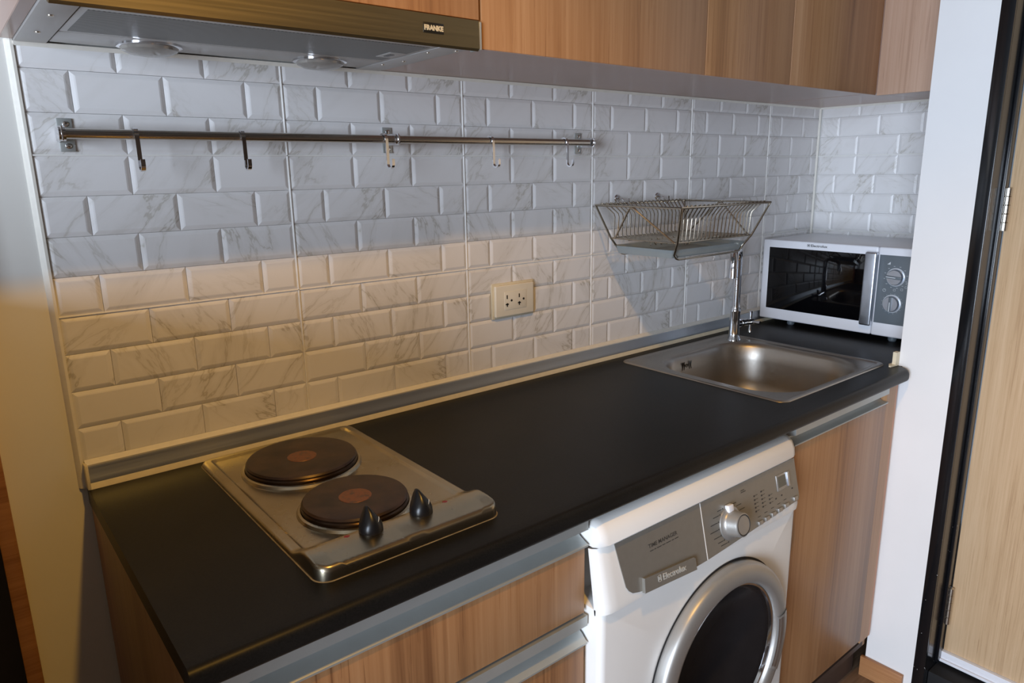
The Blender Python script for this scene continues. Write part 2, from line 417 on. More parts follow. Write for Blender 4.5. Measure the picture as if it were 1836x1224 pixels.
def lay(parent, length, start, to_world, rot):
    """start: where the first sheet begins along the wall"""
    rh = SH / 4
    for row in range(-3, 9):
        ztop = Z1 - row * rh; zbot = ztop - rh
        thirds = (row % 2 == 0) if row >= 0 else (row % 2 == 1)
        if ztop <= 0.955: continue
        z0, z1 = max(zbot, 0.955), min(ztop, 1.637)
        ns = int(length / SW) + 2
        for s in range(ns):
            edges = [0, 1 / 3, 2 / 3, 1] if thirds else [0, 1 / 6, 1 / 2, 5 / 6, 1]
            for i, (a, b) in enumerate(zip(edges, edges[1:])):
                xa, xb = start + (s + a) * SW, start + (s + b) * SW
                if a == 0: xa += .001
                if b == 1: xb -= .001
                ca, cb = max(xa, 0.0), min(xb, length)
                if cb - ca < 0.006: continue
                cut = (ca > xa + .002, cb < xb - .002, z0 > zbot + .002, z1 < ztop - .002)
                zz0, zz1 = z0, z1
                if row in (0, 4, 8) and not cut[3]: zz1 -= .001
                if row in (-1, 3, 7) and not cut[2]: zz0 += .001
                key = (row % 8, i, thirds, 0, round(cb - ca, 4), round(zz1 - zz0, 4), cut)
                me = brick_mesh(key, cb - ca, zz1 - zz0, a * SW, (row % 4) * rh, cut)
                o = bpy.data.objects.new('brick', me); COL.objects.link(o); o.parent = parent
                o.location = to_world(ca, zz0); o.rotation_euler = (0, 0, rot)
lay(wb, XR, X0, lambda x, z: (x, 0, z), 0)
lay(wr, 0.565, 0.005 - SW, lambda x, z: (XR, -x, z), -PI / 2)
def line_strip(parent, a, b):
    obj('grout_line', G().box(a, b, 0.0006, 1), 'grout', parent)
for k in range(1, 6): line_strip(wb, (X0 + k * SW - .0014, 0.0002, .955), (X0 + k * SW + .0014, .0085, 1.637))
for z in (Z1, Z1 - SH, Z1 - 2 * SH):
    line_strip(wb, (0, 0.0002, z - .0014), (XR, .0085, z + .0014)); line_strip(wr, (XR + .0002, -.565, z - .0014), (XR + .0085, 0, z + .0014))
line_strip(wr, (XR + .0002, -.005 - SW - .0014, .955), (XR + .0085, -.005 - SW + .0014, 1.637))
obj('corner_seal', G().prism([(XR, 0, .95), (XR - .005, 0, .95), (XR, -.005, .95)], (0, 0, .69)), 'white_seal', wb)
obj('edge_seal', G().prism([(-.011, .008, .93), (0, .008, .93), (0.0, -.0008, .93), (-.004, -.001, .93), (-.009, .003, .93)], (0, 0, .71)), 'white_seal', wb)
obj('top_seal', G().prism([(0, 0, 1.637), (0, -.005, 1.637), (0, 0, 1.631)], (XR, 0, 0)), 'white_seal', wb)
obj('top_seal', G().prism([(XR, 0, 1.637), (XR - .005, 0, 1.637), (XR, 0, 1.631)], (0, -.565, 0)), 'white_seal', wr)

# aluminium upstand along worktop back and side
def upstand(name, prof, place):
    t = struct(obj(name, G().prism([place(0.0, *p) for p in prof], V(place(1.0, 0, 0)) - V(place(0.0, 0, 0))), 'trim_alu'))
    top = [(0, WT + .047), (0.0, WT + .041), (.0095, WT + .0375), (.0105, WT + .0405)]
    bot = [(0.0, WT + .0002), (.0205, WT + .0002), (.0195, WT + .003), (.0163, WT + .0095), (.013, WT + .0095)]
    for nm, pf, mt in (('top_seal', top, 'white_seal'), ('bottom_seal', bot, 'cream_seal')):
        obj(nm, G().prism([place(0.0, *p) for p in pf], V(place(1.0, 0, 0)) - V(place(0.0, 0, 0))), mt, t, 'cream silicone bead')
    return t
PROF = [(0, WT + .0005), (.014, WT + .0005), (.0155, WT + .012), (.0125, WT + .018), (.0105, WT + .034), (.0095, WT + .038), (0, WT + .041)]
upstand('trim_1', PROF, lambda s, d, z: (0.002 + s * (XR - .002), -d, z))
upstand('trim_2', PROF, lambda s, d, z: (XR - d, -.02 - s * .54, z))
obj('end_cap', G().box((-.001, -.021, WT + .0003), (.004, 0.002, WT + .043), 0.001), 'cream_seal', bpy.data.objects['trim_1'], 'yellowed end cap of the trim')

# baseboard of the door wall
struct(obj('baseboard_right', G().box((XS - .013, -0.556, 0), (XS - .0005, -0.672, .062), 0.002), 'skirting_wood'))

# ------------------------------------------------------------------ door at the right
d1 = struct(obj('door_1', G().box((XS - .002, -0.692, 0), (XS + .008, -0.7205, 2.12), .001).box((XS + .008, -0.692, 0), (1.955, -0.7195, 2.12))
                .box((XS - .002, -0.692, 2.09), (1.955, -1.56, 2.12)).box((XS - .002, -1.53, 0), (1.955, -1.56, 2.12)), 'frame_black'))
obj('door_stop', G().box((1.838, -0.7195, .10), (1.866, -0.7275, 2.09), .001), 'frame_black', d1)
obj('door_leaf', G().box((1.868, -0.728, .128), (1.908, -1.525, 2.085), .0015), 'oak', d1, 'pale oak veneer leaf')
obj('door_sweep', G().box((1.858, -0.726, .098), (1.912, -1.525, .1275), .002).box((1.852, -.726, .098), (1.862, -1.525, .106), .001), 'mw_white', d1, 'white aluminium strip under the leaf')
obj('threshold', G().box((1.80, -0.72, 0), (1.955, -1.53, .088), .002), 'dark_gap', d1)
for z0, z1, nm in ((1.283, 1.385, 'polished steel hinge'), (.215, .325, 'dulled steel hinge')):
    h = obj('hinge', G().box((1.852, -.7225, z0 + .01), (1.8675, -.7285, z1 - .01)), 'screw', d1, nm)
    n = 5; L = (z1 - z0) / n
    for i in range(n): obj('knuckle', G().lathe([(.0062, 0), (.0078, .001), (.0078, L - .0015), (.0062, L - .0005)], (1.858, -.730, z0 + i * L), seg=16), 'screw', h)
# dark door in its tan frame left of the kitchen
d2 = struct(obj('door_2', G().box((-.131, -.022, 0), (-.108, .06, 2.1), .002).box((-.95, -.022, 0), (-.927, .06, 2.1), .002).box((-.95, -.022, 2.08), (-.108, .06, 2.1), .002), 'skirting_wood'))
obj('door_leaf', G().box((-.950, -.0235, .005), (-.1305, .045, 2.098), .001), 'black', d2, 'black leaf')

# ------------------------------------------------------------------ worktop
def worktop():
    g = G(); zb = WT - .030
    for a, b in (((0, 0), (1.285, -.575)), ((1.285, 0), (1.735, -.092)), ((1.285, -.522), (1.735, -.575)), ((1.735, 0), (1.768, -.575))):
        g.box((a[0], a[1], zb), (b[0], b[1], WT))
    g.box((1.768, 0, zb), (XR, -.564, WT))
    r = .013; prof = [(-.575, zb), (-.575, WT)]
    prof += [(-.592 - r * math.sin(t), WT - r + r * math.cos(t)) for t in [PI / 2 * i / 8 for i in range(9)]]
    prof += [(-.596 - .009 * math.cos(t), zb + .009 - .009 * math.sin(t)) for t in [PI / 2 * i / 6 for i in range(7)]]
    # straight nosing, its far end rounded back to the wall
    loops = []
    for x, k in [(0, 1)] + [(1.735 + .03 * math.sin(PI / 2 * i / 8), None) for i in range(9)]:
        off = 0 if k == 1 else .03 * (1 - math.cos(math.asin(min(1, (x - 1.735) / .03))))
        loops.append([V((x, min(-.574, p[0] + (off if p[0] < -.58 else 0)), p[1])) for p in prof])
    g.loft(loops)
    o = obj('worktop', g, 'worktop'); return tag(o, 'long charcoal laminate worktop with rounded front edge', 'countertop')
worktop()

# ------------------------------------------------------------------ base units
def handle(parent, x0, x1, yf, zt, zb):
    """aluminium finger-pull profile: top flange, hollow, lower lip"""
    prof = [(yf - .004, zt), (yf - .004, zt - .019), (yf + .001, zt - .0205)]
    prof += [(yf + .004 + .016 * math.sin(t), zt - .0205 - .022 * (t / PI)) for t in [PI * i / 10 for i in range(1, 10)]]
    prof += [(yf - .002, zb + .004), (yf - .004, zb + .003), (yf - .004, zb), (yf + .024, zb), (yf + .024, zt)]
    h = obj('handle', G().prism([(x0, y, z) for y, z in prof], (x1 - x0, 0, 0)), 'alu', parent, 'brushed aluminium finger-pull')
    return h
YF = -0.583
du = thing('drawer_unit', 'wooden base unit of drawers under the hob', 'cabinet', (0.3, -.29, 0))
obj('side_panel', G().box((0.002, -.565, .09), (.018, -.002, WT - .031)), 'wood', du)
obj('side_panel', G().box((.588, -.565, .09), (.604, -.002, WT - .031)), 'wood', du)
obj('back_panel', G().box((.018, -.02, .09), (.588, -.004, WT - .031)), 'carcass', du)
obj('bottom_panel', G().box((.018, -.565, .09), (.588, -.02, .106)), 'carcass', du)
obj('plinth', G().box((.002, -.52, 0), (.604, -.504, .09)), 'carcass', du)
for zt, zl, zb in ((.897, .848, .727), (.722, .668, .43), (.424, .370, .10)):
    d = obj('drawer', G().box((.003, YF, zb), (.604, YF + .018, zl), .0008).box((.03, YF + .025, zb + .02), (.57, -.06, zb + .09)), 'wood', du)
    handle(d, .003, .608, YF, zt, zl)
sc = thing('sink_cabinet', 'wooden sink base cabinet beside the washing machine', 'cabinet', (1.5, -.29, 0))
YS = -.578
obj('side_panel', G().box((1.236, -.56, .10), (1.252, -.002, WT - .031)), 'wood', sc)
obj('side_panel', G().box((1.752, -.56, .10), (1.765, -.002, WT - .031)), 'wood', sc)
obj('back_panel', G().box((1.252, -.02, .10), (1.752, -.004, WT - .031)), 'carcass', sc)
obj('bottom_panel', G().box((1.252, -.56, .10), (1.752, -.02, .116)), 'carcass', sc)
dr = obj('door', G().box((1.244, YS, .155), (1.690, YS + .018, .850), .0008), 'wood', sc)
handle(dr, 1.244, 1.690, YS, .894, .850)
obj('filler_strip', G().box((1.692, YS + .001, .145), (1.741, YS + .016, WT - .031)), 'wood', sc)
obj('edge_band', G().box((1.7412, YS + .0015, .145), (1.752, YS + .016, WT - .031)), 'edge_band', sc, 'salmon edge strip against the white wall')
obj('plinth', G().box((1.236, -.535, 0), (1.762, -.522, .10)), 'carcass', sc)

# ------------------------------------------------------------------ wall cabinets
YU = -.340; ZU = 1.633
def wall_cab(x0, x1, label, zb=ZU, soffit=True):
    t = thing('wall_cabinet', label, 'cabinet', ((x0 + x1) / 2, YU / 2, zb))
    obj('door', G().box((x0 + .0015, YU, zb), (x1 - .0015, YU + .018, ZC - .05), .0007), 'wood', t)
    obj('carcass', G().box((x0, YU + .021, zb + .0045), (x1, -.001, ZC - .05)), 'soffit', t, 'grey-brown laminate carcass')
    obj('edge_strip', G().box((x0 + .0015, YU + .0012, zb - .0008), (x1 - .0015, YU + .0168, zb)), 'soffit', t)
    return t
wall_cab(.602, 1.195, 'widest wooden wall cabinet, beside the cooker hood')
wall_cab(1.195, 1.530, 'narrow wooden wall cabinet above the dish rack')
wall_cab(1.530, 1.980, 'wooden wall cabinet in the inside corner above the faucet')
t = thing('wall_cabinet', 'short wooden wall cabinet directly above the cooker hood', 'cabinet', (.3, YU / 2, 1.676))
obj('door', G().box((.0035, YU, 1.676), (.598, YU + .018, ZC - .05), .0007), 'wood', t)
obj('carcass', G().box((.0, YU + .021, 1.684), (.600, -.001, ZC - .05)), 'soffit', t, 'grey-brown laminate carcass')
obj('side_panel', G().box((-.016, YU + .001, 1.641), (-.0005, -.001, ZC - .05)), 'soffit', t)
t = thing('corner_cabinet', 'corner wall cabinet above the microwave, wooden side coloured paler for window light', 'cabinet', (2.15, -.45, ZU))
obj('door', G().box((1.9805, YU - .001, ZU - .002), (1.998, -.563, ZC - .05), .0007), 'window_lit_veneer', t)
obj('carcass', G().box((1.9985, YU - .001, ZU + .004), (XR - .001, -.563, ZC - .05)).box((1.981, YU + .0, ZU + .004), (XR - .001, -.001, ZC - .05)), 'soffit', t, 'grey-brown laminate carcass')

# ------------------------------------------------------------------ cooker hood
hd = thing('cooker_hood', 'stainless slide-out cooker hood under the wall cabinets', 'hood', (.3, -.17, 1.64))
ZH = 1.640
obj('body', G().box((.004, -.315, ZH + .001), (.6, -.001, 1.683), .001), 'hood_grey', hd)
fr = obj('front_bar', G().prism([(.004, -.345, ZH - .008), (.004, -.345, 1.6735), (.004, -.316, 1.6735), (.004, -.316, ZH - .001), (.004, -.335, ZH - .0095), (.004, -.341, ZH - .0115)], (.590, 0, 0)), 'hood_steel', hd)
obj('end_cap', G().box((.5945, -.3445, ZH - .0095), (.600, -.317, 1.673), .0015), 'alu', hd)
obj('side_flange', G().box((.0, -.314, ZH - .004), (.041, -.006, ZH + .002), .0008), 'hood_grey', hd)
obj('side_flange', G().box((.549, -.314, ZH - .004), (.600, -.006, ZH + .002), .0008), 'hood_grey', hd)
obj('trim_plate', G().box((-.016, -.33, ZH - .0005), (-.0005, -.004, ZH + .0005)), 'soffit', hd)
ft = obj('grease_filter', G().box((.043, -.295, ZH - .003), (.547, -.118, ZH + .001), .001), 'hood_grey', hd)
obj('filter_mesh', G().box((.052, -.285, ZH - .0036), (.538, -.128, ZH - .002)), 'mesh', ft, 'fine diagonal aluminium mesh')
obj('filter_latch', G().box((.505, -.215, ZH - .0046), (.538, -.165, ZH - .0034), .0006), 'hood_grey', ft)
obj('latch_hole', G().box((.513, -.2, ZH - .0052), (.522, -.178, ZH - .0045)), 'black', ft)
lp = obj('lamp_panel', G().box((.043, -.114, ZH - .003), (.547, -.020, ZH + .001), .001), 'hood_grey', hd)
obj('rear_slot', G().box((.06, -.018, ZH - .001), (.54, -.008, ZH + .0015)), 'dark_gap', hd)
for x, y in ((.170, -.062), (.449, -.064)):
    l = obj('hood_lamp', G().lathe([(.047, 0), (.047, .003), (.042, .0042)], (x, y, ZH - .003), (0, 0, -1), 32), 'chrome', hd)
    obj('lens', G().lathe([(.042, .003), (.040, .008), (.030, .0125), (.015, .0150), (.001, .0155)], (x, y, ZH - .003), (0, 0, -1), 32), 'lens', l, 'glass lens of an unlit lamp')
for x, y in ((.020, -.10), (.020, -.23), (.560, -.245), (.590, -.285), (.575, -.14), (.563, -.085)):
    obj('screw', G().lathe([(.0042, 0), (.0038, .0015), (.0015, .0024)], (x, y, ZH - .0035), (0, 0, -1), 12), 'screw', hd)
lb = obj('badge', G().box((.4885, -.3462, 1.6465), (.5255, -.3448, 1.6615), .0005), 'label_black', hd, 'black maker badge')
text('lettering', 'FRANKE', .0098, (.4898, -.3463, 1.6505), (1, 0, 0), (0, 0, 1), 'label_gold', lb, .0003, .0006, fit=.0345)

# ------------------------------------------------------------------ utensil rail and hooks
ra = thing('utensil_rail', 'long brushed steel utensil rail on the tiled wall', 'rail', (.59, -.0, 1.505))
ZR, YR_ = 1.505, -.046
obj('rod', G().cyl((.034, YR_, ZR), (1.141, YR_, ZR), .0078, 20), 'steel', ra)
for i, x in enumerate((.049, .611, 1.149)):
    br = obj('bracket', G().box((x - .0105, -.003, ZR - .025), (x + .0105, 0, ZR + .025), .0012), 'alu', ra)
    arm = {0: x - .0125, 1: x - .006, 2: x + .001}[i]
    obj('arm', G().box((arm - .0013, YR_ - .013, ZR - .011), (arm + .0013, -.002, ZR + .011), .001)
        .cyl((arm - .004, YR_, ZR), (arm + .005, YR_, ZR), .0112, 20), 'chrome', br)
    for dz in (-.0165, .0165):
        obj('screw', G().lathe([(.0045, 0), (.004, .0016), (.0018, .0026)], (x + .001, -.003, ZR + dz), (0, -1, 0), 12), 'chrome', br)
hook_labels = ['flat steel hook hanging next to the end bracket below the hood',
               'flat steel hook between the end bracket below the hood and the middle bracket',
               'flat steel hook hanging at the middle bracket of the rail',
               'flat steel hook between the middle bracket and the bracket near the dish rack',
               'flat steel hook hanging next to the end bracket near the dish rack']
for x, lab, sw in zip((.137, .303, .578, .840, 1.061), hook_labels, (.0, .0, .12, .10, .10)):
    P = arc((0, 0), .0098, -.35, PI * 1.0, 10, (1, 0), (0, 1)) if False else None
    ox, oy = YR_, ZR
    pts = []
    for k in range(11):
        a = PI * (-.15 + 1.15 * k / 10); pts.append((ox + .0098 * math.cos(a), oy + .0098 * math.sin(a)))
    pts.append((ox - .0105, oy - .012)); pts.append((ox - .0108, oy - .028)); pts.append((ox - .0108, oy - .046))
    for k in range(1, 11):
        a = PI + PI * k / 10; pts.append((ox - .0108 - .0085 + .0085 * -math.cos(a) * -1 * -1, oy - .047 + .0085 * math.sin(a)))
    # lower curl opens towards the room
    fixed = pts[:14] + [(ox - .0108 - .0085 + .0085 * math.cos(PI * k / 10), oy - .047 - .0085 * math.sin(PI * k / 10)) for k in range(1, 11)]
    fixed.append((ox - .0278, oy - .038))
    ca, sa = math.cos(sw), math.sin(sw)
    w3 = [V((x + (y - YR_) * -sa, YR_ + (y - YR_) * ca, z)) for y, z in fixed]
    h = obj('hook', G().ribbon(w3, .0065, .0022, (ca, -sa * -1, 0)), 'chrome')
    tag(h, lab, 'hook', 'hooks on the utensil rail')

# ------------------------------------------------------------------ power outlet
po = thing('power_outlet', 'ivory double power outlet on the tiled wall', 'outlet', (.932, 0, 1.138))
obj('seal', G().box((.868, -.004, 1.0965), (.997, .002, 1.1815), .0015), 'cream_seal', po)
obj('cover_plate', G().box((.873, -.0115, 1.101), (.992, -.003, 1.177), .003, 3), 'outlet', po)
obj('socket_insert', G().box((.899, -.0128, 1.117), (.967, -.011, 1.161), .0007), 'outlet', po)
for cx in (.9135, .951):
    g = G()
    for dz, hor in ((.0095, False), (-.0095, True)):
        g.box((cx - .0085, -.0134, 1.139 + dz - .0045), (cx - .0055, -.0126, 1.139 + dz + .0045))
        if hor: g.box((cx - .0115, -.0134, 1.139 + dz - .0003), (cx - .0025, -.0126, 1.139 + dz + .0028))
    g.cyl((cx + .0065, -.0126, 1.139), (cx + .0065, -.0134, 1.139), .0028, 12)
    obj('socket_hole', g, 'label_black', po)

# ------------------------------------------------------------------ hob
hb = thing('hob', 'two-plate steel electric hob set in the worktop', 'hob', (.322, -.285, WT))
HX0, HX1, HY0, HY1 = .174, .470, -.028, -.540
def sstep(a, b, x):
    t = max(0, min(1, (x - a) / (b - a))); return t * t * (3 - 2 * t)
def hob_body():
    R = .022; cx, cy = (HX0 + HX1) / 2, (HY0 + HY1) / 2; hx, hy = (HX1 - HX0) / 2, (HY0 - HY1) / 2
    us = sorted(set([0, .004, .008, .013, .02, .028, .036, .044, .05, .056, .062, .07, .08, .09] + [.09 + .82 * i / 24 for i in range(25)]))
    us = sorted(set(us + [1 - u for u in us]))
    vs = [0, .0015, .003, .005, .008, .011, .015, .02, .025, .03, .036, .042, .048] + [.05 + .36 * i / 30 for i in range(1, 31)] + [.41 + .066 * i / 22 for i in range(1, 23)] + [.48, .484, .488, .4915, .495, .4985, .5015, .5045, .507, .509, .5105, .5115, .512]
    L = HY0 - HY1; vs = [v * L / .512 for v in vs]
    rows = []
    g = G()
    for v in vs:
        y = HY0 - v; dy = min(v, L - v)
        xr = hx if dy >= R else hx - R + math.sqrt(max(0, R * R - (R - dy) ** 2))
        row = []
        for u in us:
            x = cx - xr + 2 * xr * u
            dx = hx - abs(x - cx)
            if dx < R and dy < R: d = R - math.hypot(R - dx, R - dy)
            else: d = min(dx, dy)
            d = max(0, d)
            front = sstep(.415, .462, v)
            top = WT + .0075 + .0165 * front - .004 * sstep(.47, .512, v)
            e = .006 + .003 * front
            q = min(1, d / e); k = 2 + 1.6 * front; edge = max(0, 1 - (1 - q) ** k) ** (1 / k)
            inx = min(x - HX0, HX1 - x, v); rec = sstep(.017, .0195, inx) * (1 - sstep(.436, .446, v)) 
            iy = sstep(.444, .436, v)
            z = WT + .0006 + (top - WT - .0006) * edge - .0032 * rec
            row.append(g.b.verts.new((x, y, z)))
        rows.append(row)
    for a, b in zip(rows, rows[1:]):
        for i in range(len(us) - 1): g.b.faces.new((a[i], b[i], b[i + 1], a[i + 1]))
    return g
obj('hob_top', hob_body(), 'hob', hb, sharp=60)
obj('seal', G().loft([rrect(.322, -.284, .1495, .2575, .023, WT + .0002), rrect(.322, -.284, .1475, .2555, .022, WT + .0012)]), 'grime', hb, 'grimy bead of sealant around the hob')
zt = WT + .0045
for (x, y, r, lab) in ((.312, -.166, .0955, 'larger hotplate, at the wall side'), (.310, -.374, .0815, 'smaller hotplate, at the knob side')):
    hp = obj('hotplate', G().lathe([(r - .006, .002), (r - .0035, .004), (r - .002, .011), (r - .0005, .0145), (r - .003, .0175), (r - .007, .0182), (.030, .0172), (.0245, .0170)], (x, y, zt), seg=64), 'plate', hb, lab)
    obj('rim_ring', G().lathe([(r + .008, .0), (r + .0055, .004), (r + .002, .0052), (r - .001, .0035), (r - .004, .001)], (x, y, zt), seg=64, cap0=False, cap1=False), 'hob', hp, 'polished steel ring')
    obj('side_band', G().lathe([(r - .0025, .0035), (r + .0004, .0045), (r + .0008, .0095), (r - .0012, .0115)], (x, y, zt), seg=64, cap0=False, cap1=False), 'plate_rim', hp)
    obj('centre_spot', G().lathe([(.0255, .0168), (.0248, .0177), (.012, .0178), (.001, .0178)], (x, y, zt), seg=40), 'rust', hp, 'rusty worn centre spot')
for x in (.2745, .3565):
    y = -.492; z0 = WT + .0225
    g = G(); loops = []
    for k, (h, rx, ry, oy) in enumerate(((0, .0165, .0165, 0), (.002, .0172, .0172, 0), (.010, .0165, .0165, 0), (.015, .0145, .016, .001), (.021, .0105, .0145, .003), (.028, .0060, .0105, .006), (.033, .0030, .0055, .0085), (.0345, .0012, .003, .009))):
        loops.append([V((x + rx * math.cos(2 * PI * i / 28), y + oy + ry * math.sin(2 * PI * i / 28), z0 + h)) for i in range(28)])
    kn = obj('control_knob', g.loft(loops), 'black', hb)
    pts = [V((x + .004 + .006 * math.sin(a), y - .0128 - .0025 * math.cos(a) + .0036 * (a + .6), z0 + .0145 + .0042 * (a + .2))) for a in [-.6 + 1.9 * i / 8 for i in range(9)]]
    obj('mark', G().tube(pts, .0006, 6), 'pale_print', kn, 'curved white mark')
for x in (.2405, .402): obj('indicator_light', G().lathe([(.005, 0), (.0045, .0014), (.001, .002)], (x, -.487, WT + .0224), seg=16), 'red_led', hb)

# ------------------------------------------------------------------ sink and faucet
sk = thing('sink', 'square stainless sink with one large bowl', 'sink', (1.512, -.296, WT))
def sink():
    g = G(); Z = WT; n = 16
    O = lambda d, z, r: rrect(1.512, -.296, .250 - d, .244 - d, r, z, n)
    B = lambda d, z, r: rrect(1.5135, -.316, .211 - d, .203 - d, r, z, n)
    loops = [O(0, Z + .0003, .026), O(.001, Z + .002, .026), O(.004, Z + .0034, .025), O(.013, Z + .0034, .020), O(.016, Z + .0012, .018), O(.020, Z + .0008, .016),
             B(-.006, Z + .0006, .120), B(-.002, Z - .0005, .118), B(.002, Z - .0045, .117), B(.006, Z - .012, .116), B(.011, Z - .05, .114), B(.016, Z - .11, .111), B(.021, Z - .135, .108), B(.032, Z - .151, .098), B(.050, Z - .1595, .085), B(.09, Z - .1625, .06), B(.16, Z - .165, .03)]
    return g.loft(loops, cap0=False)
obj('basin', sink(), 'sink_steel', sk, sharp=50)
obj('drain', G().lathe([(.043, .0), (.041, .0025), (.032, .003), (.028, .0015), (.001, .0012)], (1.5, -.31, WT - .1645), seg=32), 'chrome', sk)
g = G()
for i, dx in enumerate((-.0200, -.0125, .0125, .0200)):
    c = (1 if dx < 0 else -1)
    g.tube([(1.465 + dx + c * .002 * math.sin(PI * k / 6), -.1228, WT - .034 - .0115 + .023 * k / 6) for k in range(7)], .0014, 6)
g.tube([(1.465 + .0042 * math.cos(2 * PI * k / 14), -.1228, WT - .034 + .0042 * math.sin(2 * PI * k / 14)) for k in range(14)], .001, 6, closed=True)
obj('overflow_slot', g, 'label_black', sk)
fa = thing('faucet', 'tall chrome faucet on the sink corner', 'faucet', (1.704, -.110, WT))
fx, fy = 1.704, -.112
obj('body', G().lathe([(.0215, 0), (.021, .004), (.0175, .009), (.0158, .02), (.0150, .05), (.0150, .085), (.0162, .088), (.0162, .094), (.0148, .096), (.0148, .101)], (fx, fy, WT + .0008), seg=28), 'chrome', fa)
sp = V((1.600, -.166, 0)) - V((fx, fy, 0)); L = sp.length; sd = sp.normalized()
pts = [V((fx, fy, WT + .095)), V((fx, fy, 1.10)), V((fx, fy, 1.175))]
R = .034
pts += [V((fx, fy, 1.175)) + sd * (R - R * math.cos(a)) + V((0, 0, R * math.sin(a))) for a in [PI / 2 * k / 8 for k in range(1, 9)]]
pts += [V((fx, fy, 1.209)) + sd * (L - R)]
pts += [V((fx, fy, 1.175)) + sd * (L - R + R * math.sin(a) * .9) + V((0, 0, R * math.cos(a))) for a in [PI / 2 * k / 8 for k in range(1, 9)]]
e = pts[-1]; pts.append(e + sd * .003 + V((0, 0, -.015)))
obj('spout', G().tube(pts, .0122, 18).tube([pts[-1] + V((0, 0, .004)), pts[-1] + sd * .002 + V((0, 0, -.022))], .0138, 18), 'chrome', fa)
hn = obj('stem', G().cyl((fx + .008, fy, .981), (fx + .075, fy - .002, .978), .0095, 18).cyl((fx + .03, fy, .980), (fx + .062, fy, .979), .0112, 18), 'chrome', fa)
cx = fx + .082
obj('handle', G().cyl((cx - .008, fy - .002, .978), (cx + .008, fy - .002, .978), .0085, 16)
    .tube([(cx, fy - .002, .945), (cx, fy - .002, .962), (cx, fy - .002, .994), (cx, fy - .002, 1.011)], [.0058, .004, .004, .0058], 12)
    .tube([(cx, fy - .035, .978), (cx, fy - .018, .978), (cx, fy + .014, .978), (cx, fy + .031, .978)], [.0058, .004, .004, .0058], 12), 'chrome', hn, 'four-armed cross handle')

# ------------------------------------------------------------------ dish rack on the wall, its drip tray and hooks
dk = thing('dish_rack', 'steel wire dish rack hung on the wall over the sink', 'rack', (1.366, -.165, 1.228))
rx0, rx1, ry0, ry1, rz = 1.186, 1.547, -.030, -.300, 1.353
lx0, lx1, ly0, ly1, lz = 1.216, 1.519, -.056, -.268, 1.270
bx0, bx1, by0, by1, bz = 1.237, 1.507, -.070, -.246, 1.2275
obj('top_rim', G().tube([(rx0, ry0, rz), (rx1, ry0, rz), (rx1, ry1, rz), (rx0, ry1, rz)], .0028, 8, closed=True), 'wire', dk)
obj('lower_rim', G().tube([(lx0, ly0, lz), (lx1, ly0, lz), (lx1, ly1, lz), (lx0, ly1, lz)], .0018, 8, closed=True), 'wire', dk)
def loop_frame(yt, yl, yb):
    P = [V((rx0, yt, rz)), V((lx0, yl, lz)), V((bx0 - .004, yb, bz + .012)), V((bx0 + .004, yb, bz + .003)), V((bx0 + .014, yb, bz)), V((bx1 - .014, yb, bz)), V((bx1 - .004, yb, bz + .003)), V((bx1 + .004, yb, bz + .012)), V((lx1, yl, lz)), V((rx1, yt, rz))]
    return G().tube(P, .0027, 8)
obj('frame_loop', loop_frame(ry1, ly1, by1), 'wire', dk); obj('frame_loop', loop_frame(ry0, ly0, by0), 'wire', dk)
for xt, xl in ((rx0, lx0), (rx1, lx1)):
    ya, yb2, ym = ly0 - .016, ly1 + .012, -.150
    k = lambda y, f: V((xl + (xt - xl) * f, y, lz + (rz - lz) * f))
    obj('zigzag_brace', G().tube([k(ya + .006, 0), k(ya, .02), k(ym + .014, .86), k(ym + .007, .94), k(ym, .965), k(ym - .007, .94), k(ym - .014, .86), k(yb2, .02), k(yb2 - .006, 0)], .0024, 8), 'wire', dk)
NW = 20
for i in range(NW):
    x = 1.207 + (1.522 - 1.207) * i / (NW - 1); xb = 1.222 + (1.513 - 1.222) * i / (NW - 1)
    P = [V((x, ry0 + .0, rz + .0045)), V((x, ry0 - .006, rz + .003)), V((xb, ry0 - .030, rz - .022)), V((xb, ry0 - .033, rz - .030)), V((xb, ly0 - .005, lz + .006)), V((xb, ly0 - .009, lz)),
         V((xb, ly1 + .009, lz)), V((xb, ly1 + .005, lz + .006)), V((xb, ry1 + .033, rz - .030)), V((xb, ry1 + .030, rz - .022)), V((x, ry1 + .006, rz + .003)), V((x, ry1 + .0, rz + .0045))]
    obj('rack_wire', G().tube(P, .0017, 6), 'wire', dk)
zz = []
for i in range(27): zz.append((1.232 + .27 * i / 26, -.170 + (.004 if i % 2 else -.004), lz + (.004 if i % 2 else -.012)))
obj('divider_wire', G().tube(zz, .0014, 6), 'wire', dk)
obj('floor_rod', G().tube([(1.216, -.115, lz - .002), (1.519, -.115, lz - .002)], .0016, 6).tube([(1.216, -.215, lz - .002), (1.519, -.215, lz - .002)], .0016, 6), 'wire', dk)
g = G(); tb = [rrect(1.3795, -.1525, .1475, .0865, .006, 1.2308, 4), rrect(1.3795, -.1525, .1545, .0935, .007, 1.2505, 4), rrect(1.3795, -.1525, .1585, .0975, .008, 1.2515, 4),
               rrect(1.3795, -.1525, .1530, .0920, .006, 1.2505, 4), rrect(1.3795, -.1525, .1460, .0850, .005, 1.2325, 4)]
tr = obj('drip_tray', g.loft(tb), 'tray'); tag(tr, 'blue-grey drip tray lying in the bottom of the dish rack', 'tray')
